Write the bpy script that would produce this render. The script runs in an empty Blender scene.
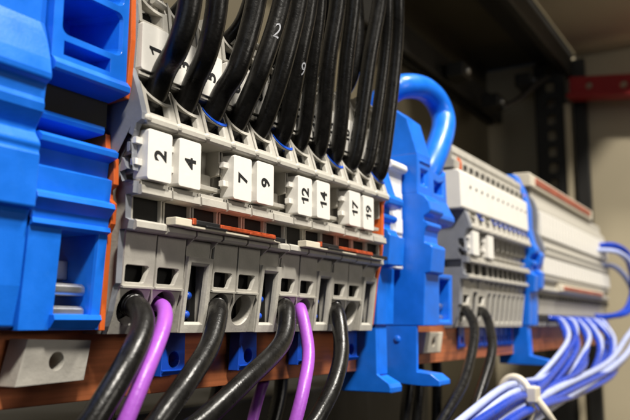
import bpy, bmesh, math, random
from mathutils import Vector, Matrix
from mathutils.geometry import tessellate_polygon
random.seed(7)
S = 0.001                                   # everything below is in millimetres
C = bpy.context.scene.collection
PI = math.pi
ORD = ['first', 'second', 'third', 'fourth', 'fifth', 'sixth', 'seventh', 'eighth', 'ninth', 'tenth', 'eleventh', 'twelfth',
       'thirteenth', 'fourteenth', 'fifteenth', 'sixteenth', 'seventeenth', 'eighteenth', 'nineteenth', 'twentieth',
       'twenty-first', 'twenty-second', 'twenty-third', 'twenty-fourth', 'twenty-fifth', 'twenty-sixth']

# ------------------------------------------------------------------ materials
def mat(name, col, rough=0.45, metal=0.0, var=0.08, nscale=300, bump=0.15, bscale=2500, stretch=None, spec=0.5, coat=0.0,
        dirt=0.0, dcol=(0.05, 0.045, 0.04), rvar=0.12):
    m = bpy.data.materials.new(name); m.use_nodes = True
    nt = m.node_tree; N = nt.nodes; L = nt.links
    b = N['Principled BSDF']
    tc = N.new('ShaderNodeTexCoord'); mp = N.new('ShaderNodeMapping')
    if stretch: mp.inputs['Scale'].default_value = stretch
    L.new(tc.outputs['Object'], mp.inputs['Vector'])
    n1 = N.new('ShaderNodeTexNoise'); n1.inputs['Scale'].default_value = nscale; n1.inputs['Detail'].default_value = 6
    L.new(mp.outputs[0], n1.inputs['Vector'])
    rp = N.new('ShaderNodeValToRGB')
    rp.color_ramp.elements[0].position = 0.3; rp.color_ramp.elements[1].position = 0.7
    rp.color_ramp.elements[0].color = tuple(max(0, c * (1 - var)) for c in col) + (1,)
    rp.color_ramp.elements[1].color = tuple(min(1, c * (1 + var)) for c in col) + (1,)
    L.new(n1.outputs['Fac'], rp.inputs['Fac'])
    out = rp.outputs['Color']
    if dirt > 0:
        n3 = N.new('ShaderNodeTexNoise'); n3.inputs['Scale'].default_value = nscale * 1.7; n3.inputs['Detail'].default_value = 10
        n3.inputs['Roughness'].default_value = 0.7
        L.new(tc.outputs['Object'], n3.inputs['Vector'])
        r3 = N.new('ShaderNodeValToRGB'); r3.color_ramp.elements[0].position = 0.56; r3.color_ramp.elements[1].position = 0.72
        L.new(n3.outputs['Fac'], r3.inputs['Fac'])
        mu = N.new('ShaderNodeMath'); mu.operation = 'MULTIPLY'; mu.inputs[1].default_value = dirt
        L.new(r3.outputs['Color'], mu.inputs[0])
        mx = N.new('ShaderNodeMix'); mx.data_type = 'RGBA'
        L.new(mu.outputs[0], mx.inputs[0]); L.new(out, mx.inputs[6]); mx.inputs[7].default_value = dcol + (1,)
        out = mx.outputs[2]
    L.new(out, b.inputs['Base Color'])
    n2 = N.new('ShaderNodeTexNoise'); n2.inputs['Scale'].default_value = bscale; n2.inputs['Detail'].default_value = 3
    L.new(mp.outputs[0], n2.inputs['Vector'])
    bp = N.new('ShaderNodeBump'); bp.inputs['Strength'].default_value = bump; bp.inputs['Distance'].default_value = 0.0001
    L.new(n2.outputs['Fac'], bp.inputs['Height']); L.new(bp.outputs[0], b.inputs['Normal'])
    mr = N.new('ShaderNodeMapRange'); mr.inputs['To Min'].default_value = max(0.05, rough - rvar); mr.inputs['To Max'].default_value = min(1, rough + rvar)
    L.new(n1.outputs['Fac'], mr.inputs['Value']); L.new(mr.outputs[0], b.inputs['Roughness'])
    b.inputs['Metallic'].default_value = metal
    b.inputs['Specular IOR Level'].default_value = spec
    b.inputs['Coat Weight'].default_value = coat
    return m

GREY = mat('grey_plastic', (0.44, 0.418, 0.37), 0.42, var=0.1, bump=0.3, dirt=0.18, dcol=(0.22, 0.2, 0.16))
PLATE = mat('slate_grey_plastic', (0.21, 0.22, 0.25), 0.5, var=0.08, bump=0.2, dirt=0.1)
BLUE = mat('blue_plastic', (0.008, 0.155, 0.74), 0.34, var=0.1, bump=0.14, dirt=0.1, dcol=(0.05, 0.24, 0.70))
DBLUE = mat('deep_blue_plastic', (0.006, 0.07, 0.50), 0.4, var=0.08)
WHITE = mat('white_tag_plastic', (0.80, 0.775, 0.72), 0.42, var=0.03, dirt=0.05, dcol=(0.5, 0.47, 0.42))
WARMWHITE = mat('cream_plastic', (0.66, 0.60, 0.48), 0.45, var=0.05, dirt=0.08)
ORANGE = mat('orange_plastic', (0.62, 0.115, 0.018), 0.45, var=0.1)
INK = mat('black_ink', (0.008, 0.008, 0.009), 0.6, var=0.1)
PRINT = mat('white_wire_print', (0.45, 0.46, 0.5), 0.6, var=0.1)
WIRE = mat('black_cable_sheath', (0.0075, 0.007, 0.0065), 0.30, spec=0.38, var=0.25, nscale=700, bump=0.35, bscale=2600, rvar=0.12, dirt=0.2, dcol=(0.04, 0.036, 0.03))
PURPLE = mat('purple_cable_sheath', (0.34, 0.08, 0.50), 0.38, var=0.07, bump=0.4, bscale=1600)
METAL = mat('dark_steel', (0.05, 0.048, 0.045), 0.5, metal=0.6, var=0.2)
PIN = mat('bright_steel', (0.55, 0.55, 0.54), 0.32, metal=0.9, var=0.1)
REDMETAL = mat('red_orange_metal', (0.60, 0.105, 0.035), 0.32, metal=0.45, var=0.3, nscale=900, bump=0.5, bscale=1400, dirt=0.2)
INNER = mat('dark_clamp_shade', (0.007, 0.0068, 0.0065), 0.6, metal=0.2, var=0.3)  # near-black colour puts the shade of the openings into the clamp metal
COPPER = mat('copper_rail', (0.52, 0.165, 0.062), 0.42, metal=0.35, var=0.3, nscale=700, bump=0.5, bscale=900, stretch=(0.05, 1, 1.4), dirt=0.2, dcol=(0.12, 0.03, 0.012))
BLACKP = mat('black_plastic', (0.014, 0.014, 0.015), 0.4, var=0.15)
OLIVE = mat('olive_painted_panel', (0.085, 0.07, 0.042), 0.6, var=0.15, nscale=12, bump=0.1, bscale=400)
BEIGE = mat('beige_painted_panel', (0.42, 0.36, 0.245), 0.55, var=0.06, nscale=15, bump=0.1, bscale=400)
DARKP = mat('dark_painted_steel', (0.013, 0.012, 0.010), 0.5, var=0.25, nscale=20, bump=0.1, bscale=400)
RED = mat('red_painted_steel', (0.26, 0.006, 0.006), 0.5, var=0.15, nscale=40)
LAV = mat('lavender_cable_sheath', (0.43, 0.49, 0.76), 0.3, var=0.06)
CBLUE = mat('blue_cable_sheath', (0.009, 0.05, 0.44), 0.28, var=0.1)
REDWHITE = mat('faded_red_strip', (0.34, 0.085, 0.05), 0.5, var=0.35, nscale=260)

# ------------------------------------------------------------------ mesh builder
def mesh_normal(poly):
    n = Vector((0, 0, 0))
    for a, b in zip(poly, poly[1:] + poly[:1]):
        n += Vector(a).cross(Vector(b))
    return n

class M:
    def __init__(s): s.v = []; s.f = []; s.m = []; s.cur = 0
    def add(s, vs, fs):
        o = len(s.v); s.v += [tuple(v) for v in vs]
        for f in fs: s.f.append(tuple(o + i for i in f)); s.m.append(s.cur)
    def box(s, x0, x1, y0, y1, z0, z1):
        s.add([(x, y, z) for x in (x0, x1) for y in (y0, y1) for z in (z0, z1)],
              [(0, 1, 3, 2), (4, 6, 7, 5), (0, 4, 5, 1), (2, 3, 7, 6), (0, 2, 6, 4), (1, 5, 7, 3)])
    def plate(s, outer, holes, fn0, fn1):
        """outline with holes; fn0 / fn1 map a 2D point to the near and the far face"""
        loops = [list(outer)] + [list(h) for h in holes]
        flat = [p for l in loops for p in l]
        tri = tessellate_polygon([[Vector((p[0], p[1], 0)) for p in l] for l in loops])
        n = len(flat)
        vs = [fn0(p) for p in flat] + [fn1(p) for p in flat]
        fs = [tuple(t) for t in tri] + [tuple(n + i for i in reversed(t)) for t in tri]
        o = 0
        for l in loops:
            k = len(l)
            for i in range(k):
                a, b = o + i, o + (i + 1) % k
                fs.append((a, b, n + b, n + a))
            o += k
        s.add(vs, fs)
    def px(s, prof, x0, x1, holes=()):       # profile in (y, z) swept along x
        s.plate(prof, holes, lambda p: (x0, p[0], p[1]), lambda p: (x1, p[0], p[1]))
    def py(s, prof, y0, y1, holes=(), slope=0.0):  # outline in (x, z) swept along y
        s.plate(prof, holes, lambda p: (p[0], y0 + slope * p[1], p[1]), lambda p: (p[0], y1 + slope * p[1], p[1]))
    def panel(s, outer, holes, P0, P1, thick=0.6):
        """front panel lying on the line P0->P1 in (y, z); coordinates are (x, t along the line).
        holes: (loop, [(depth, scale)...], (vy, vz), floor)"""
        d = Vector((P1[0] - P0[0], P1[1] - P0[1])).normalized()
        def mp(p): return Vector((p[0], P0[0] + d.x * p[1], P0[1] + d.y * p[1]))
        loops = [list(outer)] + [list(h[0]) for h in holes]
        flat = [p for l in loops for p in l]
        tri = tessellate_polygon([[Vector((p[0], p[1], 0)) for p in l] for l in loops])
        vs = [mp(p) for p in flat]; fs = [tuple(t) for t in tri]
        k = len(outer); o = len(vs)
        vs += [mp(p) + Vector((0, thick, 0)) for p in outer]
        fs += [(i, (i + 1) % k, o + (i + 1) % k, o + i) for i in range(k)]
        st = k
        for loop, rings, vec, floor in holes:
            n = len(loop); prev = list(range(st, st + n)); st += n
            cx = sum(p[0] for p in loop) / n; ct = sum(p[1] for p in loop) / n
            for dep, sc in rings:
                o = len(vs)
                vs += [mp((cx + (p[0] - cx) * sc, ct + (p[1] - ct) * sc)) + Vector((0, vec[0] * dep, vec[1] * dep)) for p in loop]
                cur = list(range(o, o + n))
                fs += [(prev[i], prev[(i + 1) % n], cur[(i + 1) % n], cur[i]) for i in range(n)]
                prev = cur
            if floor: fs.append(tuple(prev))
        s.add(vs, fs)
    def tube(s, pts, r, seg=16, sub=10, closed_ends=True):
        P = [Vector(p) for p in pts]; path = []
        Q = [P[0] * 2 - P[1]] + P + [P[-1] * 2 - P[-2]]
        for i in range(1, len(Q) - 2):
            for j in range(sub):
                t = j / sub; a, b, c, e = Q[i - 1], Q[i], Q[i + 1], Q[i + 2]
                path.append(0.5 * ((2 * b) + (c - a) * t + (2 * a - 5 * b + 4 * c - e) * t * t + (3 * b - a - 3 * c + e) * t ** 3))
        path.append(P[-1]); s.path = path
        vs = []; fs = []; up = None
        for i, p in enumerate(path):
            tg = (path[min(i + 1, len(path) - 1)] - path[max(i - 1, 0)]).normalized()
            if up is None:
                up = tg.orthogonal().normalized()
            up = (up - tg * up.dot(tg)).normalized(); sd = tg.cross(up)
            for k in range(seg):
                a = 2 * PI * k / seg; vs.append(p + (up * math.cos(a) + sd * math.sin(a)) * r)
            if i:
                o = (i - 1) * seg
                fs += [(o + k, o + (k + 1) % seg, o + seg + (k + 1) % seg, o + seg + k) for k in range(seg)]
        n = len(vs); fs += [tuple(range(seg)), tuple(range(n - seg, n))]
        s.add(vs, fs)
    def ball(s, c, r, seg=12, sc=(1, 1, 1)):
        vs = []; fs = []; rn = seg // 2
        for i in range(rn + 1):
            th = PI * i / rn
            for k in range(seg):
                a = 2 * PI * k / seg
                vs.append((c[0] + r * sc[0] * math.cos(th), c[1] + r * sc[1] * math.sin(th) * math.cos(a), c[2] + r * sc[2] * math.sin(th) * math.sin(a)))
        for i in range(rn):
            for k in range(seg): fs.append((i * seg + k, i * seg + (k + 1) % seg, (i + 1) * seg + (k + 1) % seg, (i + 1) * seg + k))
        s.add(vs, fs)

def rrect(x0, x1, z0, z1, r, n=5):
    out = []
    for cx, cz, a0 in ((x1 - r, z1 - r, 0), (x0 + r, z1 - r, PI / 2), (x0 + r, z0 + r, PI), (x1 - r, z0 + r, 1.5 * PI)):
        for i in range(n + 1):
            a = a0 + PI / 2 * i / n; out.append((cx + r * math.cos(a), cz + r * math.sin(a)))
    return out
def circ(cx, cz, r, n=28, rz=None):
    return [(cx + r * math.cos(2 * PI * i / n), cz + (rz or r) * math.sin(2 * PI * i / n)) for i in range(n)]

ORG = {}
def obj(name, m, mats, parent=None, bevel=0.0, smooth=False, seg=2):
    """one mesh object; coordinates in m are world mm (or the thing's own mm when its origin is moved)"""
    me = bpy.data.meshes.new(name)
    o = Vector(ORG.get(parent.name, (0, 0, 0))) if parent else Vector((0, 0, 0))
    me.from_pydata([tuple((Vector(v) - o) * S) for v in m.v], [], m.f)
    mats = mats if isinstance(mats, (list, tuple)) else [mats]
    for x in mats: me.materials.append(x)
    bm = bmesh.new(); bm.from_mesh(me)
    for f, i in zip(bm.faces, m.m): f.material_index = i; f.smooth = smooth
    bmesh.ops.remove_doubles(bm, verts=bm.verts, dist=1e-7)
    bmesh.ops.recalc_face_normals(bm, faces=bm.faces)
    bm.to_mesh(me); bm.free()
    ob = bpy.data.objects.new(name, me); C.objects.link(ob)
    if parent: ob.parent = parent; ORG[ob.name] = tuple(o)
    if bevel:
        b = ob.modifiers.new('bevel', 'BEVEL'); b.width = bevel * S; b.segments = seg; b.limit_method = 'ANGLE'; b.angle_limit = math.radians(35)
        b.harden_normals = False
    return ob
def thing(name, label, cat, loc, group=None):
    e = bpy.data.objects.new(name, None); C.objects.link(e); e.empty_display_size = 0.002
    e.location = Vector(loc) * S; ORG[e.name] = tuple(loc)
    return tag(e, label, cat, group)
def tag(o, label=None, cat=None, group=None, kind=None):
    if label: o['label'] = label
    if cat: o['category'] = cat
    if group: o['group'] = group
    if kind: o['kind'] = kind
    return o
def copy_tree(o, parent=None):
    c = o.copy(); C.objects.link(c)
    if parent: c.parent = parent
    ORG[c.name] = ORG.get(o.name, (0, 0, 0))
    for ch in list(o.children): copy_tree(ch, c)
    return c
def place(o, loc): o.location = Vector(loc) * S

def text_mesh(txt, size, bold=0.03):
    """flat, thin lettering: list of verts (mm, centred) and faces; a 1 gets its flag"""
    V = []; F = []; x = 0.0
    for ch in txt:
        if ch == '1':
            h = 0.73 * size; w_ = (0.105 + 1.6 * bold) * size; f_ = 0.24 * size; o_ = 0.30 * size - w_
            P = [(o_, 0), (o_ + w_, 0), (o_ + w_, h), (o_ + 0.25 * w_, h), (o_ - 0.02 * size, h - 0.10 * size), (o_ - f_ * 0.8, h - 0.19 * size), (o_ - f_ * 0.8, h - 0.30 * size), (o_, h - 0.215 * size)]
            vs = [Vector((p[0], p[1], 0.02)) for p in P]; fs = [tuple(t) for t in tessellate_polygon([[Vector((p[0], p[1], 0)) for p in P]])]
        else:
            vs, fs = glyph_mesh(ch, size, bold)
        lo = min(v.x for v in vs); hi = max(v.x for v in vs); n = len(V)
        V += [Vector((v.x - lo + x, v.y, v.z)) for v in vs]; F += [tuple(n + i for i in f) for f in fs]
        x += hi - lo + 0.09 * size
    cx = (min(v.x for v in V) + max(v.x for v in V)) / 2; cy = (min(v.y for v in V) + max(v.y for v in V)) / 2
    return [Vector((v.x - cx, v.y - cy, v.z)) for v in V], F
def glyph_mesh(txt, size, bold):
    cu = bpy.data.curves.new('lettering', 'FONT'); cu.body = txt; cu.size = size; cu.offset = bold * size; cu.extrude = 0.02
    cu.resolution_u = 4; cu.space_character = 1.06
    ob = bpy.data.objects.new('lettering', cu); C.objects.link(ob)
    bpy.context.view_layer.update()
    me = bpy.data.meshes.new_from_object(ob.evaluated_get(bpy.context.evaluated_depsgraph_get()))
    vs = [v.co.copy() for v in me.vertices]; fs = [tuple(p.vertices) for p in me.polygons]
    bpy.data.objects.remove(ob); bpy.data.meshes.remove(me); bpy.data.curves.remove(cu)
    return vs, fs

# ------------------------------------------------------------------ terminal blocks of the near row
W = 6.0
TOPARC = [(5.82, 3.1), (5.4, 2.82), (4.3, 2.72), (3.1, 2.85), (2.1, 3.15), (1.2, 3.65), (0.5, 4.4), (0.18, 5.0)]
WINROW = [(0.75, 0.38), (4.7, 0.38), (4.85, 2.25), (4.2, 2.26), (3.1, 2.38), (2.1, 2.66), (1.3, 3.05), (0.8, 3.4)]
def terminal_body(kind, upper=True):
    m = M()
    wall = [(16, -1.1), (2.7, -1.05), (0.9, 4.85), (0.6, 5.0), (0.45, 8.6), (0.15, 12), (-1.2, 12.1), (-1.3, 13.2), (-0.7, 13.5), (-0.7, 16.4),
            (-1.9, 16.6), (-1.9, 18.3), (1.3, 18.6), (1.3, 21.7), (-0.9, 22.0), (-0.9, 25.5), (-2.7, 25.7), (-2.8, 26.8), (-2.2, 29.1), (-1.3, 31.4), (-0.6, 32.4), (-0.6, 33.1), (-0.3, 33.2),
            (-0.4, 39.6), (-0.8, 39.8), (-0.6, 42.2), (0.2, 44.6), (1.5, 46.5), (16, 46.5)]
    if kind == 'slot': wall[1:6] = [(1.5, -1.05), (0.2, 9.5), (0.35, 9.8), (0.2, 11)]
    m.px(wall, 0.15, 0.42); m.px(wall, W - 0.42, W - 0.15)
    if kind == 'wire':
        m.panel([(0.18, 0), (5.82, 0), (5.82, 6.2), (0.18, 6.2)],
                [(circ(3.0, 3.55, 2.46, 32), [(0.25, 0.95), (1.7, 0.87)], (1, 0.32), False)], (2.6, -1.1), (0.8, 4.82), 0.8)
        m.panel([(0.18, 0), (5.82, 0), (5.82, 7.1), (0.18, 7.1)],
                [([(0.75, 0.5), (3.8, 0.5), (4.1, 0.65), (4.85, 2.3), (4.85, 2.65), (4.6, 2.85), (0.75, 2.85), (0.5, 2.6), (0.5, 0.75)],
                  [(0.25, 0.95), (0.6, 0.93)], (1, 0.1), False)], (0.5, 4.9), (0.02, 12.0), 0.8)
        m.px([(0.7, 4.78), (0.25, 4.72), (0.2, 4.98), (0.6, 5.06), (3, 5.06), (3, 4.78)], 0.18, W - 0.18)     # sharp brow above the funnel
    else:
        m.panel([(0.25, 0), (5.75, 0), (5.75, 10.75), (0.25, 10.75)],
                [([(0.9, 1.15), (4.95, 1.15), (4.95, 9.95), (0.9, 9.95)], [(0.4, 0.92), (0.8, 0.9)], (1, 0), False)], (1.15, -1.1), (-0.25, 9.55), 0.9)
        m.panel([(0.18, 0), (5.82, 0), (5.82, 2.4), (0.18, 2.4)], [], (0.5, 9.6), (0.25, 12.0), 0.8)
    m.box(0.18, 5.82, 2.75, 16, -1.08, -0.6)
    m.px([(-1.35, 12.0), (-1.75, 12.35), (-1.7, 13.1), (-1.4, 13.35), (-0.6, 13.4), (3, 13.0), (3, 12.0)], 0.18, 5.82)          # lower lip
    m.px([(-2.2, 16.5), (-2.45, 16.7), (-2.35, 17.75), (-1.9, 17.85), (-1.9, 18.35), (3, 18.4), (3, 16.5)], 0.18, 5.82)          # bracket under the tag
    m.px([(1.2, 18.3), (0.7, 19.2), (0.7, 22.0), (1.5, 22.15), (1.5, 25.7), (3, 25.7), (3, 18.3)], 0.3, 5.7)                   # tag bay back
    m.px([(-0.7, 19.4), (-0.8, 20.0), (1, 20.1), (1, 19.3)], 0.3, 5.7)
    m.px([(-2.85, 25.6), (-3.2, 25.85), (-3.2, 26.45), (-2.95, 26.9), (3, 27.3), (3, 25.65)], 0.18, 5.82)                      # ridge
    m.ball((0.15, -2.95, 26.3), 0.62, sc=(1.1, 0.8, 1))
    m.panel([(0.18, 0), (5.82, 0)] + TOPARC, [(WINROW, [(0.2, 0.94), (0.9, 0.88)], (1, 0.2), False)], (-2.95, 26.8), (-2.15, 29.3), 0.45)
    m.px([(-0.9, 32.35), (-1.15, 32.6), (-1.1, 33.05), (-0.8, 33.2), (6, 33.3), (6, 32.4)], 0.18, 5.82)                          # upper tier bracket
    m.px([(0.3, 33.0), (0.2, 39.8), (2, 39.8), (2, 33.0)], 0.2, 5.8)
    if upper:
        m.panel([(0.18, 0), (5.82, 0)] + TOPARC, [(WINROW, [(0.25, 0.93), (1.7, 0.8)], (1, 0.25), False)], (-0.95, 39.9), (-0.6, 42.4), 0.45)
        m.px([(-0.7, 39.75), (-0.9, 40.0), (3, 40.3), (3, 39.75)], 0.18, 5.82)
        for z, y in ((43.9, -0.3), (45.5, 0.0)):
            m.tube([(3.2, y, z + 0.15), (4.2, y, z), (5.4, y, z - 0.15)], 0.55, 8, 2)
        m.box(4.0, 4.6, 0, 4, 43, 46.2)
    else:
        m.px([(0.2, 39.8), (0.4, 45), (16, 45), (16, 39.8)], 0.2, 5.8)
    return m

def build_terminal(kind, upper, name, lower_tag, up_tag):
    t = thing(name, None, None, (0, 8, -1.1))
    obj('body', terminal_body(kind, upper), GREY, t, 0.1)
    m = M()
    lowy = 4.6 if kind == 'wire' else 3.0
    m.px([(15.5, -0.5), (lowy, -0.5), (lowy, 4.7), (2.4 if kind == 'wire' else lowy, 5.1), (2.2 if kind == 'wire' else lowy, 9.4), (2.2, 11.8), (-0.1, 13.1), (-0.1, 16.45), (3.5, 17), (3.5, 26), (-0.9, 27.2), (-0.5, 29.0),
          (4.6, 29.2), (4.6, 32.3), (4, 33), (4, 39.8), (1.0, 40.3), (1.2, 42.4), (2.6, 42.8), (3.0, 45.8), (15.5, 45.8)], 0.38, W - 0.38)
    obj('clamp_shade', m, INNER, t)  # clamp core, coloured near black to stand in for shade behind the openings
    if kind == 'slot':
        m = M(); m.ball((3.1, 2.3, 4.2), 0.6); m.ball((3.1, 2.6, 1.5), 0.6); m.box(2.9, 3.3, 2.7, 6.4, 0.8, 4.6)
        obj('blue_contact', m, DBLUE, t, 0, True)
        m = M(); m.py([(0.6, -1.0), (5.3, -1.0), (5.3, -6.9), (0.2, -7.2)], 4.4, 6.4, [circ(2.9, -4.9, 1.15, 20)]); m.px([(3.9, -6.4), (4.4, -7.0), (6.4, -7.2), (6.4, -6.6), (4.6, -6.2)], 0.3, 5.25)
        obj('rail_foot', m, DBLUE, t, 0.12)
        m = M(); d = Vector((0.8, 2.5)).normalized()
        arc = [(x_, t_ + 0.08) for x_, t_ in TOPARC[:-1]]
        lo = [(x, t_ - 0.42) for x, t_ in arc]
        vs = []
        for yy in (-0.12, 1.6):
            vs += [(x, -2.95 + d.x * t_ + yy, 26.8 + d.y * t_) for x, t_ in arc] + [(x, -2.95 + d.x * t_ + yy, 26.8 + d.y * t_) for x, t_ in lo]
        n = len(arc); fs = []
        for i in range(n - 1):
            fs += [(i, i + 1, n + i + 1, n + i), (2 * n + i, 3 * n + i, 3 * n + i + 1, 2 * n + i + 1), (i, 2 * n + i, 2 * n + i + 1, i + 1), (n + i, n + i + 1, 3 * n + i + 1, 3 * n + i)]
        m.add(vs, fs); m.box(0.45, 5.55, 5.2, 6.9, 28.5, 32.3); obj('blue_insert', m, DBLUE, t)
    if lower_tag:
        m = M(); m.py(rrect(0.4, 4.95, 18.5, 25.1, 0.35, 3), -3.0, -0.5)
        for z in (20.7, 23.5): m.box(-0.75, 0.6, -2.0, -1.1, z - 0.42, z + 0.42)
        obj('marker_tag', m, WHITE, t, 0.22)
    if up_tag:
        m = M(); m.py(rrect(0.25, 5.35, 33.25, 39.75, 0.3, 3), -1.35, 0.3)
        for z in (35.2, 37.6): m.box(5.2, 5.85, -0.9, 0.0, z - 0.4, z + 0.4)
        obj('marker_tag', m, WHITE, t, 0.18)
    return t

def number(parent, txt, x, y, z, size, o):
    vs, fs = text_mesh(txt, size)
    m = M(); m.add([(x - v.y, y - v.z, z + v.x) for v in vs], fs)
    ob = obj('number', m, INK, None)
    ob.data.transform(Matrix.Translation(-Vector(o) * S)); ob.parent = parent
    return ob

TG = 'grey numbered terminal blocks of the near row'
proto_wire = build_terminal('wire', True, 'terminal_block', True, True)
proto_slot = build_terminal('slot', True, 'terminal_block', False, True)
UP = ['1', '3', '5', '6', '8', '10', '11', '13', '15', '16', '18', '20']
LO = ['2', '4', None, '7', '9', None, '12', '14', None, '17', '19', None]
used = set(); row = []
for k in range(12):
    p = proto_slot if LO[k] is None else proto_wire
    t = copy_tree(p) if p.name in used else p
    used.add(p.name); row.append(t)
    place(t, (6 * k, 8 + random.uniform(-0.09, 0.09), -1.1 + random.uniform(-0.07, 0.07)))
    if LO[k]: lab = 'grey terminal block with white tag %s on its lower tier' % LO[k]
    else: lab = 'grey terminal block with tall slot and no lower tag, right of tag %s' % LO[k - 1]
    tag(t, lab, 'terminal block', TG)
for k, t in enumerate(row):
    tags = [c for c in t.children if c.name.startswith('marker_tag')]
    tags.sort(key=lambda c: sum(v.co.z for v in c.data.vertices) / len(c.data.vertices))
    for c in tags: c.location = (random.uniform(-0.08, 0.08) * S, random.uniform(-0.08, 0.04) * S, random.uniform(-0.2, 0.2) * S)
    number(tags[-1], UP[k], 2.75, -1.36, 36.3, 3.1, (0, 8, -1.1))
    if LO[k]: number(tags[0], LO[k], 2.7, -3.01, 21.9, 3.1, (0, 8, -1.1))

# end plate on the left of the near row
m = M()
prof = [(16, -1.3), (2.7, -1.15), (2.2, -0.2), (1.5, 1.7), (0.8, 4.8), (0.35, 5.2), (0.2, 10.5), (0.05, 12.0), (-1.3, 12.0), (-1.55, 13.1), (-0.9, 13.4), (-0.8, 16.4), (-2.0, 16.5), (-2.1, 18.0),
        (-1.2, 18.2), (-0.1, 18.1), (0.4, 19.4), (0.1, 21.3), (-0.3, 20.8), (-0.6, 20.1), (-1.0, 19.7), (-1.9, 19.4), (-1.6, 20.9), (-1.6, 21.6), (-1.3, 23.4), (-2.2, 25.5), (-3.1, 25.9), (-3.1, 26.8), (-2.4, 29.1), (-1.6, 31.2), (-0.9, 32.9), (-0.7, 33.2),
        (-1.0, 39.7), (-0.8, 42), (0, 44.6), (1.5, 46.7), (16, 46.7)]
m.px(prof, -1.0, -0.02, [[(-1.5, 24.5), (-1.9, 24.0), (-2.4, 24.1), (-2.75, 24.6), (-2.55, 25.1), (-2.2, 25.2)][::-1] if False else [(-0.9, 24.4), (-1.6, 23.9), (-1.9, 24.6), (-1.3, 25.3)], rrect(-1.2, -0.7, 21.9, 23.2, 0.2, 3)])
tag(obj('end_plate', m, PLATE, None, 0.1), 'slate grey end plate with notches left of tags 1 and 2', 'end plate')

# ------------------------------------------------------------------ orange and blue neighbours
def sep(x0, x1, prof, label):
    m = M(); m.px(prof, x0, x1)
    return tag(obj('separator_plate', m, ORANGE, None, 0.08), label, 'separator plate', 'thin orange separator plates')
SEP = [(-1.5, 46), (-1.5, 42), (-1.7, 36.4), (-1.3, 30.5), (-0.9, 28.7), (5, 28.4), (5, 24.6), (2.2, 24.4), (2.0, 22.2), (0.5, 21.0), (0.35, 17.6), (1.3, 17.0), (1.2, 15.8), (0.5, 15.2), (0.6, 12.6), (1.2, 11.6), (1.8, -0.7), (14, -0.7), (14, 46)]
sep(-1.95, -1.1, SEP, 'orange separator plate between the large blue terminal and the slate end plate')
sep(72.2, 73.3, [(-1.9, 27.5), (-2.0, 26.6), (-1.2, 25), (-1.1, 18), (-0.6, 13), (0.4, 9), (1.6, 0), (14, 0), (14, 46), (0, 45), (-0.4, 33), (-1.0, 30)], 'orange separator plate at the right end of the near grey row')

# big blue terminal in front of the end plate (B)
t = thing('blue_terminal', 'large blue terminal with square pocket and open slot, left of the slate end plate', 'blue terminal', (-8, 8, -0.6), 'blue terminals and dividers')
m = M()
x0, x1 = -13.9, -2.1
m.panel([(x0, 0), (x1, 0), (x1, 16), (x0, 16)],
        [(rrect(-12.6, -3.0, 3.3, 9.0, 1.0, 5), [(0.5, 0.95), (9, 0.82)], (1, 0.12), True),
         (rrect(-12.6, -3.0, 9.9, 15.6, 1.0, 5), [(0.5, 0.95), (9, 0.82)], (1, 0.12), True),
         ([(-12.2, -0.4 + 1.2), (-4.9, -0.4 + 1.2), (-4.9, 2.5), (-12.2, 2.5)], [(4, 1)], (1, 0), True)], (-1.25, 30.4), (-1.4, 46), 3)
m.px([(-1.1, 30.7), (-1.5, 30.5), (-2.1, 29.75), (-2.0, 29.1), (-1.6, 28.9), (1.7, 28.3), (1.7, 30.7)], x0, x1)
m.px([(13.5, 27.6), (13.5, 24.0), (4.4, 23.0), (4.0, 21.9), (0.2, 21.95), (-0.45, 21.45), (-0.35, 20.8), (1.2, 20.3), (1.4, 18.4), (0.5, 18.0), (0.8, 15.3), (-0.1, 14.9), (-0.3, 14.3), (0.8, 13.1), (0.9, 11.9), (9, 11.9), (14, 11.9), (14, 27.6)], x0, x1)
m.px([(1.3, 24.9), (1.2, 24.4), (1.4, 23.9), (9, 23.4), (9, 24.9)], x0, x1 - 0.9)
m.panel([(x0, 0), (x1, 0), (x1, 12.7), (x0, 12.7)], [([(-9.3, 1.6), (-3.5, 1.6), (-3.5, 12.0), (-9.3, 12.0)], [(0.4, 0.95), (9, 0.95)], (1, 0), False)], (1.9, -0.6), (0.85, 12.0), 8)
m.box(x0, x1, 2.6, 14, -0.55, -0.1); m.box(x0, -9.7, 2.9, 14, -0.2, 12); m.box(-3.0, x1 - 0.05, 2.9, 14, -0.2, 12)
m.px([(0.5, 12.0), (0.35, 11.4), (1.1, 11.0), (1.4, 12.0)], x0, x1 - 0.03)
m.px([(1.0, 1.2), (0.8, 0.6), (1.6, -0.4), (2.6, -0.4), (2.6, 1.2)], -9.8, -2.6)
obj('body', m, BLUE, t, 0.18)
m = M(); m.box(x0 + 0.2, x1 - 0.2, 1.75, 13.0, 24.95, 30.4); obj('clamp_shade', m, INNER, t)  # dark box added so the cavity under the ledge reads as shade
m = M()
for z in (4.2, 1.5): m.px([(2.8, z - 0.7), (2.5, z - 0.3), (2.5, z + 0.4), (3.0, z + 0.75), (8, z + 0.75), (8, z - 0.7)], -9.1, -3.9)
m.px([(6, 5.6), (6, 8), (8, 8), (8, 5.6)], -9.1, -3.7)
obj('contact_bar', m, PIN, t, 0.15)

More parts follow.
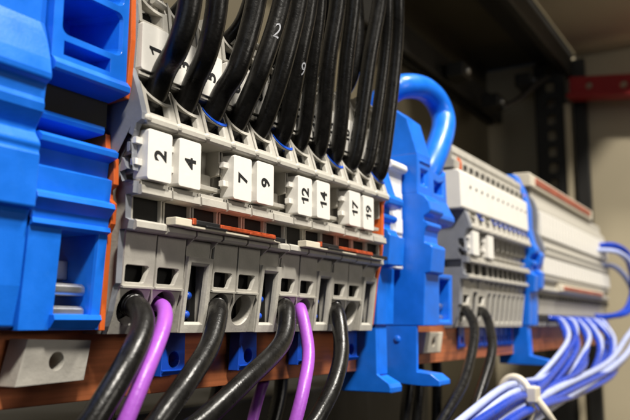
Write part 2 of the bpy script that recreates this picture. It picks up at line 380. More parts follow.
# left-most blue terminal cut by the frame (A)
m = M()
m.px([(-0.1, 46), (-0.25, 37.4), (-0.15, 34.5), (-0.5, 33.4), (-1.5, 29.9), (-1.85, 28.2), (-1.75, 27.5), (-0.95, 27.0), (-0.75, 25.4), (-0.9, 24.8), (-0.7, 23.9), (0.45, 22.0), (0.4, 21.6), (-0.4, 20.5), (-0.55, 20.1), (-0.3, 19.4), (-0.5, 18.9), (-0.45, 18.2), (-0.2, 13.0), (0.7, 12.7), (0.9, 12.3), (1.6, 4.3), (2.4, -0.2), (3.2, -0.5), (16, -0.5), (16, 46)], -31, -14.05)
tag(obj('blue_terminal', m, BLUE, None, 0.2), 'blue stepped terminal cut off by the left edge of the photo', 'blue terminal', 'blue terminals and dividers')

# grey rail clip under the big blue terminal
def clip(outline, hole, y0, y1, label, mt):
    m = M(); m.py(outline, y0, y1, [hole], -0.12)
    a = min(p[0] for p in outline); b = max(p[0] for p in outline if p[1] < min(q[1] for q in outline) + 1)
    zb = min(p[1] for p in outline)
    t = obj('rail_clip', m, mt, None, 0.2)
    return tag(t, label, 'rail clip')
clip([(-11.4, -1.6), (-1.9, -1.9), (-2.3, -6.75), (-12.3, -6.95)], circ(-6.9, -4.25, 1.1, 24), 3.0, 6.2, 'light grey rail clip with round hole below the large blue terminal', GREY)
m = M(); m.box(-7.6, -6.3, 4.9, 6.4, -5.4, -3.2)
clip([(106.6, -1.7), (117.4, -1.8), (117.0, -7.0), (105.8, -6.9)], circ(111.5, -4.2, 1.1, 20), 3.4, 6.2, 'small pale clip with square hole on the rail right of the blue cable loop', WARMWHITE)

# slim blue divider (C1)
t = thing('blue_divider', 'slim blue stepped divider beside tag 19, its foot hooked under the rail', 'blue divider', (78.5, 6, -14), 'blue terminals and dividers')
m = M()
c1 = [(12, 0.0), (1.7, 0.0), (1.3, 12.3), (-1.2, 12.6), (-1.7, 18.9), (-1.2, 19.3), (-1.0, 20.1), (0.4, 20.6), (0.5, 22.0), (-0.3, 22.6), (-0.4, 23.4), (0.6, 24.0), (0.5, 25.0), (-1.6, 25.7), (-1.8, 26.9), (-0.9, 28.0), (0.2, 31.5), (0.9, 33.7), (2.2, 36.0), (6, 38.5), (12, 39)]
m.px(c1, 75.2, 79.8); m.px([(0.2, 12.7), (-1.18, 12.7), (-1.66, 18.8), (0.3, 19.0)], 79.7, 82.6); m.px([(0.45, 25.1), (-1.55, 25.75), (-1.75, 26.85), (-0.9, 27.9), (3, 28.2), (3, 25.1)], 79.7, 82.4); m.px([(0.45, 22.1), (-0.25, 22.65), (-0.35, 23.35), (0.5, 23.9), (3, 23.9), (3, 22.1)], 79.7, 82.0); m.px([(12, 0.03), (1.72, 0.03), (1.32, 12.2), (12, 12.25)], 79.7, 83.4)
obj('body', m, BLUE, t, 0.2)
m = M()
m.px([(12, -0.02), (2.2, -0.02), (2.1, -10.2), (-0.6, -12.0), (-1.0, -12.9), (-0.9, -13.9), (10.5, -13.9), (12, -12)], 75.6, 76.6)
m.px([(2.9, -0.02), (2.2, -0.05), (2.1, -10.4), (3.0, -10.4)], 76.6, 80.9)
m.px([(3.4, -10.5), (2.2, -10.6), (-0.7, -12.1), (-1.1, -12.9), (-1.0, -14.0), (4, -13.6)], 76.0, 81.2)
obj('rail_foot', m, BLUE, t, 0.2)
# white end bracket between the divider and the blue terminals
m = M()
m.px([(1.8, 12.5), (1.8, 34.4), (0.6, 34.7), (0.2, 35.4), (0.4, 36.3), (1.4, 36.9), (12, 37.3), (12, 12.5)], 81.0, 89.2)
for z in (14.5, 20.5, 26.5): m.box(81.6, 88.6, 1.4, 4, z, z + 3.4)
tag(obj('end_bracket', m, WHITE, None, 0.25), 'white end bracket with rounded top between two blue dividers', 'end bracket')

# two blue feed terminals (C2)
c2 = [(14, -0.2), (-2.6, -0.2), (-2.9, 6), (-3.2, 11.5), (-4.5, 11.8), (-5.1, 17.4), (-4.6, 18.0), (-3.2, 18.6), (-3.1, 20.3), (-3.4, 21.6), (-4.2, 22.4), (-4.1, 23.2), (-3.0, 23.7), (-3.1, 24.6), (-4.6, 25.4), (-4.9, 26.1), (-4.4, 28.0), (-3.3, 29.4), (-1.9, 30.2), (14, 30.2)]
FEET = [(12, -0.22), (-0.8, -0.22), (-0.6, -10.4), (-4.0, -10.8), (-5.9, -12.2), (-5.9, -13.3), (-2.0, -13.4), (10, -12.6), (12, -11)]
t = thing('blue_terminal', 'blue terminal with small square hole and broad flat left side, right of the white bracket', 'blue terminal', (94.5, 5, -13.4), 'blue terminals and dividers')
m = M()
m.px(c2, 90.0, 98.2)
m.panel([(90.0, 0), (98.2, 0), (98.2, 9.4), (90.0, 9.4)],
        [([(92.0, 2.2), (96.4, 2.2), (96.4, 6.2), (92.0, 6.2)], [(0.5, 0.9), (0.55, 0.6), (5, 0.6)], (1, 0), True)], (-1.7, 30.0), (-1.9, 39.4), 12)
m.px([(-1.9, 39.3), (0.6, 48.2), (4.0, 51.0), (14, 52), (14, 39.3)], 90.0, 98.2)
m.px([(-2.2, 37.6), (-2.2, 38.2), (0, 38.6), (0, 37.4)], 91.2, 97.4)
obj('body', m, BLUE, t, 0.25)
m = M(); m.px(FEET, 90.1, 91.2); m.px([(12, -0.22), (3.2, -0.22), (3.2, -12.6), (10, -12.6)], 91.2, 96.5); m.px([(3.2, -10.0), (-0.6, -10.5), (-4.0, -10.9), (-5.8, -12.2), (-5.8, -13.2), (3.2, -13.0)], 90.6, 97.0)
m.ball((90.1, 4.0, -3.2), 0.9, sc=(0.5, 1, 1)); obj('rail_foot', m, BLUE, t, 0.2)
t = thing('blue_terminal', 'blue terminal with the thick blue cable loop plugged into its top', 'blue terminal', (103.5, 5, -0.2), 'blue terminals and dividers')
m = M()
c2b = [(p[0] + (0.8 if p[1] < 18 else 0.2), p[1]) for p in c2]
m.px([(14, 11.9), (2.2, 11.9), (2.0, 23.4), (-2.6, 24.2), (-3.5, 25.2), (-3.5, 26.2), (-2.5, 28.0), (-1.6, 30.2), (14, 30.2)], 98.5, 109.0)
m.panel([(98.5, 0), (109, 0), (109, 12.2), (98.5, 12.2)], [([(100.4, 0.9), (107.4, 0.9), (107.4, 11.2), (100.4, 11.2)], [(0.4, 0.93), (6, 0.9)], (1, 0), True)], (-2.2, -0.1), (-2.5, 12.1), 12)
for zz in (1.0, 5.9): pass
m.panel([(98.5, 0), (109, 0), (109, 8.4), (107.5, 7.4), (104.5, 6.7), (101.5, 7.0), (98.5, 8.6)],
        [([(100.6, 1.6), (107.0, 1.6), (107.4, 5.6), (104, 4.7), (100.8, 5.0)], [(0.4, 0.9), (4, 0.8)], (1, 0.2), True)], (-1.6, 29.9), (-1.4, 39.4), 3)
m.px([(4, 29.9), (4.5, 43), (14, 43), (14, 29.9)], 98.5, 109)
m.px([(-1.4, 36), (-0.6, 40), (4.5, 43), (4.5, 36)], 98.5, 99.4); m.px([(-1.4, 36), (-0.6, 40), (4.5, 43), (4.5, 36)], 108.1, 109)
obj('body', m, BLUE, t, 0.22)
m = M()
for z in (1.6, 4.4): m.tube([(102.6, 0.2, z), (104.5, 0.0, z + 0.1), (107.0, 0.2, z)], 0.8, 10, 3)
obj('contact_bar', m, PIN, t, 0, True)

LOOP = [(101.0, 22, 42.0), (100.0, 18, 50.0), (98.6, 12, 55.6), (99.0, 7.5, 58.8), (103.4, 5.2, 60.4), (109.8, 4, 61.0), (115.2, 3, 59.2), (117.1, 2, 55.0), (113.8, 1.0, 50.0), (108.4, 0.6, 44.0), (105.0, 1.2, 39.0), (103.8, 2.5, 35.0)]
m = M(); m.tube(LOOP, 3.15, 24, 10)
tag(obj('cable', m, BLUE, None, 0, True), 'thick bright blue cable looping over the blue terminals', 'cable')

# ------------------------------------------------------------------ copper rail
m = M()
m.px([(7.0, -9.7), (7.0, 1.0), (8.2, 1.0), (8.2, -8.6), (15, -8.6), (15, -9.7)], -60, 345)
tag(obj('mounting_rail', m, COPPER, None, 0.15), 'brushed copper coloured mounting rail running under all the terminal blocks', 'rail')

# ------------------------------------------------------------------ jumper strips in front of the lower lip
def jumper(xa, xb, dz, cuts, label):
    t = thing('jumper_strip', label, 'jumper strip', ((xa + xb) / 2, -2.5, 12.4), 'cream, black and orange jumper strips')
    L = xb - xa
    def bar(m, x0, x1, y0, y1, z0, z1):
        s0 = dz * (x0 - xa) / L; s1 = dz * (x1 - xa) / L
        m.add([(x0, y0, z0 + s0), (x0, y1, z0 + s0), (x0, y0, z1 + s0), (x0, y1, z1 + s0), (x1, y0, z0 + s1), (x1, y1, z0 + s1), (x1, y0, z1 + s1), (x1, y1, z1 + s1)],
              [(0, 1, 3, 2), (4, 6, 7, 5), (0, 4, 5, 1), (2, 3, 7, 6), (0, 2, 6, 4), (1, 5, 7, 3)])
    m = M(); bar(m, xa, xa + cuts[0], -3.1, -1.3, 13.1, 14.2); bar(m, xa + cuts[0], xb - 1.5, -3.15, -1.3, 13.05, 13.45)
    obj('carrier', m, WARMWHITE, t, 0.12)
    m = M(); bar(m, xa + cuts[1], xa + cuts[2], -3.3, -1.5, 13.5, 14.25); bar(m, xa + cuts[3], xb, -3.2, -1.5, 13.2, 13.95)
    bar(m, xa + cuts[1] + 2.0, xa + cuts[2] + 1.5, -3.5, -2.8, 13.35, 13.7)
    obj('black_cap', m, BLACKP, t, 0.15)
    m = M(); bar(m, xa + cuts[2] + 0.1, xa + cuts[3] - 0.1, -3.35, -1.5, 13.6, 14.2); bar(m, xa + (cuts[2] + cuts[3]) / 2, xa + cuts[3] - 0.2, -3.5, -1.6, 13.5, 13.95)
    bar(m, xa + cuts[0], xa + cuts[1], -3.3, -1.5, 13.5, 14.4)
    obj('orange_strip', m, REDMETAL, t, 0.1)
jumper(6.0, 32.5, -0.15, (3.3, 4.0, 9.2, 23.4), 'cream and orange jumper strip with black caps below tags 4 to 9')
jumper(39.0, 70.5, -0.15, (4.6, 5.0, 11.0, 24.5), 'cream and orange jumper strip with black caps below tags 14 to 19')

# ------------------------------------------------------------------ upper wires
UW = [[(2.2, 29.9), (2.2, 36.1), (2.0, 41.7)], [(8.0, 29.8), (8.2, 37.3), (7.6, 43.9)], [(14.3, 29.9), (15.4, 37.5), (16.7, 47.4)], [(20.4, 30.5), (21.4, 39.3), (23.7, 50.2)],
      [(25.8, 30.2), (27.4, 41.2), (28.7, 52.1)], [(31.8, 30.2), (31.6, 43.1), (31.8, 53.3)], [(37.6, 30.1), (36.2, 44.5), (35.1, 54.4)], [(43.4, 30.1), (41.6, 46.1), (41.5, 56.9)],
      [(49.4, 30.1), (48.2, 48.2), (47.4, 59.2)], [(55.6, 30.3), (57.6, 51.3), (58.4, 63.5)], [(61.6, 30.5), (64.3, 53.4), (62.0, 64.7)], [(67.4, 30.7), (69.6, 54.9), (66.9, 66.5)]]
WNAME = ['tag 2', 'tag 4', 'the untagged slot right of tag 4', 'tag 7', 'tag 9', 'the untagged slot right of tag 9', 'tag 12', 'tag 14', 'the untagged slot right of tag 14', 'tag 17', 'tag 19', 'the untagged slot right of tag 19']
RAD = [1.6, 1.55, 1.56, 1.5, 1.42, 1.5, 1.25, 1.48, 1.42, 1.48, 1.2, 1.46]
def on_wire(path, i, r, txt, size, ang, parent):
    """white lettering wrapped round the sheath, reading across the wire"""
    vs, fs = text_mesh(txt, size, 0.0)
    m = M(); out = []
    n = len(path)
    acc = [0.0]
    for a, b in zip(path, path[1:]): acc.append(acc[-1] + (b - a).length)
    for v in vs:
        d = acc[i] + v.y * 1.5; j = max(0, min(n - 2, next((q for q in range(n - 1) if acc[q + 1] > d), n - 2)))
        f = (d - acc[j]) / max(1e-6, acc[j + 1] - acc[j]); p = path[j].lerp(path[j + 1], f); tg = (path[j + 1] - path[j]).normalized()
        e1 = Vector((1, 0, 0)); e1 = (e1 - tg * e1.dot(tg)).normalized(); e2 = Vector((0, -1, 0)); e2 = (e2 - tg * e2.dot(tg) - e1 * 0).normalized()
        a = ang + v.x / r
        out.append(p + (e1 * math.sin(a) + e2 * math.cos(a)) * (r + 0.03))
    m.add(out, fs)
    return obj('printed_number', m, PRINT, parent)
for k, pts in enumerate(UW):
    (xa, za), (xb, zb), (xc, zc) = pts
    cx = 6 * k + 3
    sx = cx + 0.6; st = 33.6
    P = [(sx - 0.6, 5.5, 27.2), (sx - 0.2, 1.8, 28.6), (sx, -0.7, 30.2), (sx * 0.72 + xb * 0.28, -2.9, st), (xb, -6.0, zb), (xc, -8.0, zc),
         (xc + (xc - xb) * 0.5 - 0.4, -8.6, zc + 11), (xc + (xc - xb) * 0.6 - 2.5, -6, zc + 26)]
    m = M(); m.tube(P, RAD[k], 18, 8)
    w = tag(obj('wire', m, WIRE, None, 0, True), 'black wire rising from the funnel above ' + WNAME[k], 'wire', 'black wires rising from the upper funnels')
    if k == 3: on_wire(m.path, 36, RAD[k], '2', 2.3, -0.5, w)
    if k == 5: on_wire(m.path, 31, RAD[k], '9', 2.1, -0.2, w)
# wires of the upper tier, seen between the front ones
for k, (dx, top) in enumerate([(9.5, 1.2), (21.5, 2.0), (33.4, 1.2), (45.2, 0.5), (57.5, 1.0)]):
    m = M(); m.tube([(dx, 6, 43.0), (dx, 1.2, 44.4), (dx + top * 0.4, -2.0, 48.5), (dx + top, -3.2, 58), (dx + top, -2.0, 75), (dx + top - 1, 0, 92)], 1.25, 14, 6)
    tag(obj('wire', m, WIRE, None, 0, True), 'black wire leaving the top tier above tag %s, behind the front wires' % ['3', '6', '10', '13', '16'][k], 'wire', 'black wires of the top tier')

# ------------------------------------------------------------------ lower wires
LWP = {0: ([(1.9, -1, 1.9), (-0.6, -4, -0.6), (-5.1, -6, -4.6), (-9.2, -6, -9.6), (-11.5, -5, -13.5), (-14, -3, -24)], 1.5, WIRE, 'thick black wire from the lower funnel under tag 2, bending left'),
       1: ([(6.6, -1, 1.9), (3.0, -4, -0.6), (-1.8, -6, -5.4), (-4.8, -6, -10.7), (-5.6, -5, -14), (-7, -3, -24)], 1.02, PURPLE, 'purple wire from the lower funnel under tag 4'),
       3: ([(18.0, -1, 1.8), (12.4, -4, -2.8), (5.4, -6, -7.2), (0.8, -6, -11.2), (-0.6, -5, -14), (-3, -3, -24)], 1.45, WIRE, 'thick black wire from the lower funnel under tag 7'),
       6: ([(36.2, -1, 2.4), (30.2, -4, -2.8), (18.2, -6, -7.6), (8.9, -6, -12.1), (5, -5, -14.6), (-1, -3, -24)], 1.45, WIRE, 'thick black wire from the lower funnel under tag 12, sweeping far left'),
       7: ([(41.6, -0.5, 2.2), (38.2, -4, -4.2), (33.6, -6, -9.4), (31.2, -6, -14.4), (30.6, -5, -18), (29, -3, -30)], 1.05, PURPLE, 'purple wire from the lower funnel under tag 14'),
       9: ([(54.0, -0.6, 2.1), (49.3, -4, -4.5), (43.1, -6, -9.9), (38.1, -6, -14.4), (35.5, -5, -18), (32, -3, -30)], 1.42, WIRE, 'thick black wire from the lower funnel under tag 17')}
for k, (pts, r, mt, lab) in LWP.items():
    cx = 6 * k + 3
    m = M(); m.tube([(cx, 7.5, 4.6), (cx, 2.6, 2.9)] + pts, r, 20, 10)
    w = tag(obj('wire', m, mt, None, 0, True), lab, 'wire', 'wires leaving the lower funnels')
    if mt is WIRE:
        m2 = M()
        for j in (12, 14, 16):
            p = m.path[j]; d = (m.path[j + 1] - m.path[j - 1]).normalized()
            m2.tube([p - d * 0.16, p, p + d * 0.16], r * 1.045, 20, 2)
        obj('crimp_ring', m2, WIRE, w, 0, True)
# darker cables hanging behind the rail
BACKC = [([(47.0, 10, -6), (46.0, 10, -9.5), (43.9, 10, -13.2), (41.5, 10, -19), (39, 10, -30)], 1.0, PURPLE, 'purple wire tip hanging behind the rail below tag 9'),
         ([(20, 22, -6), (19, 22, -14), (14, 22, -24), (9, 22, -38)], 1.6, WIRE, 'black cable behind the rail below tag 4'),
         ([(52, 24, -6), (50, 24, -14), (44, 24, -24), (38, 24, -38)], 1.6, WIRE, 'black cable behind the rail below tag 9'),
         ([(70, 22, -6), (69, 22, -15), (64, 22, -26), (60, 22, -40)], 1.5, WIRE, 'black cable behind the rail below tag 17'),
         ([(118, 14, -4), (119, 14, -14), (116, 14, -24), (112, 14, -45)], 1.5, WIRE, 'black cable hanging behind the blue foot, left of the pair of thin black wires'),
         ([(128, 16, -4), (130, 16, -14), (128, 16, -26), (124, 16, -48)], 1.6, WIRE, 'black cable hanging directly behind the pair of thin black wires'),
         ([(150, 20, -4), (153, 20, -14), (152, 20, -28), (148, 20, -50)], 1.6, WIRE, 'black cable hanging right of the pair of thin black wires')]
for pts, r, mt, lab in BACKC:
    m = M(); m.tube(pts, r, 14, 8); tag(obj('wire', m, mt, None, 0, True), lab, 'wire', 'cables hanging behind the rail')

# ------------------------------------------------------------------ middle row (D), out of focus
dw = build_terminal('wire', False, 'narrow_terminal_block', True, False)
ds = build_terminal('slot', False, 'narrow_terminal_block', False, False)
DX, DY, DW_ = 128.8, 10.1, 4.95
DCOL = [(129.3, 6.6), (136.0, 6.0), (142.1, 6.6)] + [(148.8 + 4.95 * i, 4.95) for i in range(8)]
for k, (xk, wk) in enumerate(DCOL):
    p = dw if k in (0, 2) else ds
    t = p if k in (0, 1) else copy_tree(p)
    place(t, (xk, DY, -0.6)); t.scale = (wk / 6, 1, 1)
    if k in (0, 2): lab = 'narrow terminal block with white tag and black wire, %s in the middle row' % ('first' if k == 0 else 'second')
    else: lab = '%s slotted grey terminal block from the left in the blurred middle row' % ORD[k - 1 if k < 2 else k - 2]
    tag(t, lab, 'terminal block', 'narrow terminal blocks of the middle row')
m = M(); m.px([(p[0] + 2.1, p[1] + 0.4) for p in prof[:-1]] + [(18.0, 47)], DX - 2.0, DX + 0.3, [rrect(0.6, 2.4, 20.8, 23.4, 0.4, 3), rrect(1.6, 7.0, 15.6, 17.8, 0.5, 3)])
tag(obj('end_plate', m, PLATE, None, 0.2), 'slate grey end plate at the left of the middle row, beside the blue terminal', 'end plate')
# white cover strip with dots + ribbed grey strip above
t = thing('cover_strip', 'long white cover strip with dotted holes along the top of the middle row', 'cover strip', (DX + 30, 6, 31))
m = M(); m.px([(0.2, 31.2), (-0.2, 31.6), (0.0, 41.4), (0.8, 42.0), (6, 42.4), (6, 31.2)], DX - 5.5, DX + 60)
obj('cover', m, WHITE, t, 0.3)
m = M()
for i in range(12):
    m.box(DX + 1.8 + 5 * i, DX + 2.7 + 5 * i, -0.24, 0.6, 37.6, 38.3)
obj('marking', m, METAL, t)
t = thing('label_holder', 'pale grey ribbed holder strip on top of the middle row', 'holder strip', (DX + 30, 8, 42.5))
m = M(); m.px([(1.4, 42.5), (1.2, 44.6), (2.0, 45.0), (2.0, 46.4), (1.7, 46.6), (1.9, 48.4), (4, 48.8), (4, 50.2), (12, 50.6), (12, 42.5)], DX - 6, DX + 60)
obj('strip', m, GREY, t, 0.3)
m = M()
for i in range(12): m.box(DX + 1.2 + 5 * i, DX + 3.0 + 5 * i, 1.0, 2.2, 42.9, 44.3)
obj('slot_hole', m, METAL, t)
for x, lab in ((DX - 1.9, 'orange separator tip beside the blue terminal and the white cover strip'), (DX + 61.2, 'orange separator plate between the middle row and the blue divider group')):
    sep(x, x + 0.7, [(1.4, 45.6), (0.9, 44.4), (0.9, 42.4), (2.5, 42), (3, 30), (0.2, 29.0), (-0.4, 27.8), (0.2, 26.6), (4, 26), (14, 24), (14, 46.5), (2, 46)], lab)
for i, (pts, lab) in enumerate([([(128.0, 0.4, 3.0), (119.6, -4, -2.2), (103.2, -7, -12.5), (86.8, -8, -19.8), (80, -8, -24), (70, -8, -40)], 'thin black wire from the first white-tagged block of the middle row'),
                                ([(140.6, 0.2, 3.2), (132.5, -4, -1.6), (123.0, -7, -8.0), (104.6, -8, -21.0), (98, -8, -26), (88, -8, -42)], 'thin black wire from the second white-tagged block of the middle row')]):
    cx = DCOL[2 * i][0] + 3.3
    m = M(); m.tube([(cx, 9, 5.5), (cx, 4.3, 3.9)] + pts, 1.25, 16, 8)
    tag(obj('wire', m, WIRE, None, 0, True), lab, 'wire', 'thin black wires of the middle row')

# ------------------------------------------------------------------ blue dividers (E)
def divider(x0, x1, dy, top, label, foot=True):
    t = thing('blue_divider', label, 'blue divider', ((x0 + x1) / 2, 8, -13), 'blue terminals and dividers')
    m = M()
    m.px([(14, -0.2), (0.2 + dy, -0.2), (-0.4 + dy, 10.8), (-2.0 + dy, 11.2), (-2.6 + dy, 16.8), (-1.2 + dy, 17.4), (-1.0 + dy, 19.6), (-2.3 + dy, 20.6), (-2.2 + dy, 21.6), (-0.8 + dy, 22.2), (-1.0 + dy, 23.4), (-3.0 + dy, 24.4), (-3.2 + dy, 25.6), (-2.0 + dy, 28.0), (-1.0 + dy, 33), (-1.0 + dy, 40), (0.4 + dy, 46), (3.0 + dy, top), (14, top + 1)], x0, x1)
    obj('body', m, BLUE, t, 0.3)
    if foot:
        m = M(); m.px([(12, -0.22), (2.0, -0.22), (1.6, -10.2), (-4.5, -11.6), (-5.6, -12.6), (-5.4, -13.4), (12, -13)], x0 + 0.3, x1 - 0.3); obj('rail_foot', m, BLUE, t, 0.2)
    return t
divider(189.6, 195.0, 1.0, 52, 'blurred blue divider right of the white cover strip, nearer of two')
t = thing('blue_divider', 'blurred low blue divider beside the slate plate of the far row, farther of two', 'blue divider', (194, 8, -0.2), 'blue terminals and dividers')
m = M(); m.px([(14, -0.2), (1.0, -0.2), (0.6, 12), (-1.6, 12.6), (-2.0, 18), (-0.4, 19), (-1.6, 21), (-2.4, 24), (-1.4, 25.5), (2, 26), (14, 26)], 195.4, 200.6); obj('body', m, BLUE, t, 0.3)

# ------------------------------------------------------------------ far row (F)
m = M(); m.px([(p[0] + 2.0, p[1] + 0.2) for p in prof[:-1]] + [(17.6, 50)], 205.0, 207.4, [rrect(0.6, 2.4, 20, 23, 0.5, 3)])
tag(obj('end_plate', m, PLATE, None, 0.2), 'slate grey end plate at the left of the far white-tagged row', 'end plate')
FW_, NF = 5.25, 25
ft = thing('far_terminal_block', None, None, (0, 8, -0.6))
m = M()
m.px([(14, -0.6), (3.4, -0.6), (2.6, 4.6), (2.0, 9.5), (1.6, 12), (0.6, 12.4), (0.5, 13.4), (1.5, 13.8), (1.5, 16), (0.2, 16.4), (0.1, 17.6), (1.4, 18), (1.4, 25), (-0.2, 25.4), (-0.3, 26.6), (0.4, 29.4), (1.6, 31.8), (1.4, 41.8), (0.9, 42.2), (1.6, 44.8), (3, 46), (3.4, 50), (14, 50.5)], 0.15, FW_ - 0.15)
obj('body', m, GREY, ft, 0.2)
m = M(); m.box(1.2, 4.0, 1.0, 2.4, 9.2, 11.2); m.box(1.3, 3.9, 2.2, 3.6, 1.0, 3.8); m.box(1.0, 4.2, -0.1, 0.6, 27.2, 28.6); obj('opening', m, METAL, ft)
m = M(); m.py(rrect(0.95, FW_ - 0.95, 18.4, 24.6, 0.3, 2), -0.4, 1.6); obj('marker_tag', m, WHITE, ft, 0.25)
m = M(); m.py(rrect(0.95, FW_ - 0.95, 32.2, 41.4, 0.3, 2), -0.1, 1.8); obj('marker_tag', m, WHITE, ft, 0.25)
for k in range(NF):
    t = ft if k == 0 else copy_tree(ft)
    place(t, (208.0 + FW_ * k, 8.5, -0.6))
    tag(t, '%s white-tagged grey terminal block from the left in the blurred far row' % ORD[k], 'terminal block', 'white-tagged terminal blocks of the far row')
t = thing('marker_strip', 'faded red marker strip in a cream holder on top of the far row', 'marker strip', (255, 6, 50))
m = M(); m.px([(2.4, 50.2), (2.2, 54.6), (3.0, 55.2), (9, 55.4), (9, 50.2)], 204, 314); obj('holder', m, WARMWHITE, t, 0.3)
m = M(); m.px([(2.0, 51.4), (1.8, 54.0), (3, 54.2), (3, 51.3)], 210, 308); obj('strip', m, REDWHITE, t, 0.2)

t = thing('marker_strip', 'faded red marker strip low on the far row, just above the wire bundle', 'marker strip', (275, 0, 12))
m = M(); m.px([(0.2, 12.6), (-0.3, 13.0), (-0.3, 15.4), (0.2, 15.8), (3, 15.8), (3, 12.6)], 232, 318); obj('holder', m, WARMWHITE, t, 0.3)
m = M(); m.px([(-0.5, 13.4), (-0.6, 15.0), (1, 15.1), (1, 13.3)], 236, 314); obj('strip', m, REDWHITE, t, 0.2)

# bundle of blue and lavender wires
starts = [(224, CBLUE), (230, LAV), (236, CBLUE), (241, CBLUE), (248, LAV), (254, CBLUE), (259, LAV), (265, CBLUE), (270, CBLUE), (276, LAV), (282, CBLUE), (288, CBLUE), (296, LAV), (302, CBLUE), (308, LAV), (312, CBLUE)]
for i, (xs, mt) in enumerate(starts):
    f = i / 15; r1 = random.uniform(-2.6, 2.6); r2 = random.uniform(-2.8, 2.8)
    m = M(); m.tube([(xs, 7, 3.6), (xs, 3, 2.6), (xs + 1.5 * f, -1, 1.0), (xs - 26 + 20 * f, -7 + r1, -7.6 - 1.2 * f + r2), (xs - 76 + 12 * f, -11 + r2, -15.2 - 5.8 * f + r1),
                     (112 + 8 * f + 2 * r1, -13 + 1.5 * r1, -16.2 - 6.0 * f + r2), (70, -15 + r2, -21 - 11 * f)], 0.85 if mt is LAV else 1.0, 12, 8)
    tag(obj('wire', m, mt, None, 0, True), '%s wire of the tied bundle, %s from the left at the far row' % ('pale lavender' if mt is LAV else 'deep blue', ORD[i]), 'wire', 'blue and lavender wires of the right bundle')
for i, (pts, mt, nm) in enumerate([([(322, 3, 37), (334, -3, 37.5), (342, -8, 33), (342, -10, 20), (332, -8, 8), (322, -2, 4), (316, 3, 4)], CBLUE, 'deep blue wire looping down beside the right end of the far row'),
                                   ([(316, 3, 38), (328, -5, 39), (338, -10, 34), (339, -12, 20), (328, -10, 7), (316, -2, 4), (311, 3, 4)], CBLUE, 'deep blue wire looping down just inside the outermost loop of the far row'),
                                   ([(326, 2, 30), (338, -4, 28), (344, -9, 18), (334, -12, 0), (296, -13, -12), (226, -13, -19), (140, -14, -24), (70, -15, -34)], LAV, 'pale lavender wire curving from the right end of the far row under the bundle')]):
    m = M(); m.tube(pts, 1.3, 12, 8); tag(obj('wire', m, mt, None, 0, True), nm, 'wire', 'blue and lavender wires of the right bundle')
for i, (pts, mt, nm) in enumerate([([(318, 3, 36), (331, -5, 36), (340, -10, 29), (343, -12, 14), (338, -12, 0), (318, -12, -9), (262, -13, -17), (140, -14, -22), (70, -15, -31)], CBLUE, 'deep blue wire dropping in a wide loop from the far row end into the bundle'),
                                   ([(312, 3, 36), (325, -7, 35), (334, -12, 28), (336, -13, 13), (330, -12, 1), (306, -11, -6), (250, -12, -15), (136, -14, -20), (70, -15, -29)], LAV, 'pale lavender wire dropping in a loop from the far row end into the bundle')]):
    m = M(); m.tube(pts, 1.15, 12, 8); tag(obj('wire', m, mt, None, 0, True), nm, 'wire', 'blue and lavender wires of the right bundle')
# cable tie round the bundle
m = M()
ring = [(124 + 0.0 * math.cos(a), -12.4 + 4.2 * math.cos(a), -19.4 + 6.4 * math.sin(a)) for a in [2 * PI * i / 16 for i in range(17)]]
t = thing('cable_tie', 'cream cable tie wrapped round the blue and lavender wire bundle', 'cable tie', (124, -12.4, -25.8))
m = M(); m.tube(ring, 0.9, 8, 3); obj('band', m, WARMWHITE, t, 0, True)
m = M(); m.box(122.0, 126.4, -18.4, -15.8, -19.0, -15.2); obj('lock', m, WARMWHITE, t, 0.4)
m = M(); m.tube([(124, -17, -17), (126, -20, -22), (132, -21, -28), (136, -20, -40)], 1.0, 8, 6); obj('tail', m, WARMWHITE, t, 0, True)

# ------------------------------------------------------------------ the cabinet
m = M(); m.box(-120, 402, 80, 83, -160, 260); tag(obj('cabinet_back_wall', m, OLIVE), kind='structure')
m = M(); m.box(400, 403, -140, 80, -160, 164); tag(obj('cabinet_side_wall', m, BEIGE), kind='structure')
m = M(); m.box(215, 403, 24, 83, 166, 169); tag(obj('cabinet_ceiling', m, OLIVE), kind='structure')
m = M(); m.box(225, 399.5, -42, 22, 164, 165.5); tag(obj('ceiling_flange', m, BEIGE), kind='structure')
# beams and posts
m = M(); m.px([(70, 128), (70, 142), (79.8, 142), (79.8, 128), (76, 128), (76, 131), (73, 131), (73, 128)], 60, 399); tag(obj('steel_beam', m, DARKP, None, 0.8), 'dark steel beam running along the back of the cabinet above the blue cable loop', 'steel beam')
m = M(); m.px([(24.5, 150), (24.5, 165.5), (44, 165.5), (44, 158), (30, 158), (30, 150)], 215, 396); tag(obj('steel_beam', m, DARKP, None, 0.8), 'black ceiling beam crossing the top right corner of the cabinet', 'steel beam')
t = thing('slotted_post', 'dark slotted post with a pale front edge at the cabinet corner', 'post', (390, 32, -160))
hl = []
for i in range(20): hl.append(rrect(34, 39, -40 + i * 10, -34 + i * 10, 1.5, 3))
m = M(); m.plate([(28, -160), (46, -160), (46, 158), (28, 158)], hl, lambda p: (386, p[0], p[1]), lambda p: (388.5, p[0], p[1]))
m.box(388.5, 398, 43, 46, -160, 158); obj('slotted_face', m, DARKP, t, 0.4)
m = M(); m.box(384, 386.8, 25.2, 28.6, -160, 131); obj('edge_strip', m, BEIGE, t, 0.5)
m = M(); m.box(392, 396, 17, 24.6, -160, 160); tag(obj('corner_trim', m, DARKP, None, 0.5), 'dark vertical trim strip between the pale post edge and the beige side wall', 'trim')
m = M(); m.py(rrect(0, 1, 0, 1, 0.2, 2), 0, 1) if False else None
t = thing('red_bracket', 'dark red steel bracket on the cabinet side wall in the top right', 'bracket', (382, -20, 118))
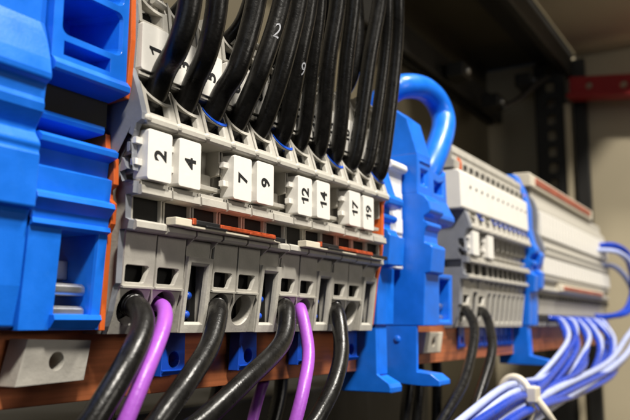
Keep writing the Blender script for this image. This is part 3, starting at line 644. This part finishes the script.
m = M(); m.plate([(24, 133), (24, 146), (-60, 136.5), (-60, 124)], [circ(-6, 136.5, 2.2, 14), circ(13, 139, 2.0, 14)], lambda p: (381, p[0], p[1]), lambda p: (383.5, p[0], p[1]))
m.px([(24, 131), (24, 133.5), (-60, 124.5), (-60, 122)], 372, 383)
obj('channel', m, RED, t, 0.5)
# dark fittings under the ceiling
for i, (x, y, z) in enumerate([(300, 62, 128), (345, 58, 122), (372, 46, 140)]):
    t = thing('bolt_fitting', ['small dark bolt fitting under the cabinet beam, nearest the blue loop', 'small dark bolt fitting under the cabinet beam, middle of three', 'small bolt fitting beside the slotted post top'][i], 'bolt', (x, y, z))
    m = M(); m.box(x - 7, x + 7, y - 4, y + 6, z, z + 8); obj('bracket', m, DARKP, t, 1.0)
    m = M(); m.ball((x, y - 4.2, z + 4), 2.2, sc=(1, 0.5, 1)); obj('bolt_head', m, PIN, t, 0, True)
m = M(); m.tube([(330, 50, 118), (345, 44, 126), (362, 40, 138), (380, 36, 148)], 1.8, 10, 6); tag(obj('hanging_cable', m, METAL, None, 0, True), 'grey cable sagging under the dark cabinet ceiling', 'cable')
m = M(); m.px([(40, -40), (38, -34), (38, -17), (79.5, -17), (79.5, -120), (40, -120)], -120, 190); tag(obj('shade_block', m, DARKP, None, 1.0), 'dark block added as shade on the cabinet back wall below the rail', 'shade block')  # added dark block; its colour stands in for shade below the rail

# ------------------------------------------------------------------ light, camera
sc = bpy.context.scene
w = bpy.data.worlds.new('World'); sc.world = w; w.use_nodes = True
w.node_tree.nodes['Background'].inputs[0].default_value = (0.75, 0.82, 1.0, 1); w.node_tree.nodes['Background'].inputs[1].default_value = 0.006
def lamp(name, loc, aim, size, power, col, sy=None):
    l = bpy.data.lights.new(name, 'AREA'); l.shape = 'RECTANGLE'; l.size = size * S; l.size_y = (sy or size) * S; l.energy = power; l.color = col
    o = bpy.data.objects.new(name, l); C.objects.link(o); o.location = Vector(loc) * S
    o.rotation_euler = (Vector(aim) - Vector(loc)).to_track_quat('-Z', 'Y').to_euler(); return o
lamp('ceiling_lamp', (-170, -310, 470), (50, 0, 15), 60, 5.3, (1.0, 0.945, 0.85))
lamp('room_lamp', (190, -255, 560), (200, 0, 15), 65, 4.9, (1.0, 0.95, 0.86))
lamp('far_room_lamp', (60, -600, 130), (60, 0, 0), 160, 0.65, (1.0, 0.93, 0.82))
lamp('cool_fill', (-420, -120, 120), (40, 0, 10), 220, 0.16, (0.78, 0.87, 1.0))  # added cool fill from the left, no window there
cd = bpy.data.cameras.new('camera'); cam = bpy.data.objects.new('camera', cd); C.objects.link(cam); sc.camera = cam
cd.sensor_width = 36; cd.lens = 43.43; cd.clip_start = 0.005; cd.clip_end = 20
cam.location = (-0.070, -0.070, 0.0)
cam.rotation_euler = (math.radians(90 + 8.6045), 0, math.atan2(-0.84842, 0.50774))
cd.dof.use_dof = True; cd.dof.focus_distance = 0.114; cd.dof.aperture_fstop = 40
sc.view_settings.view_transform = 'Standard'; sc.view_settings.look = 'None'; sc.view_settings.exposure = 0; sc.view_settings.gamma = 1
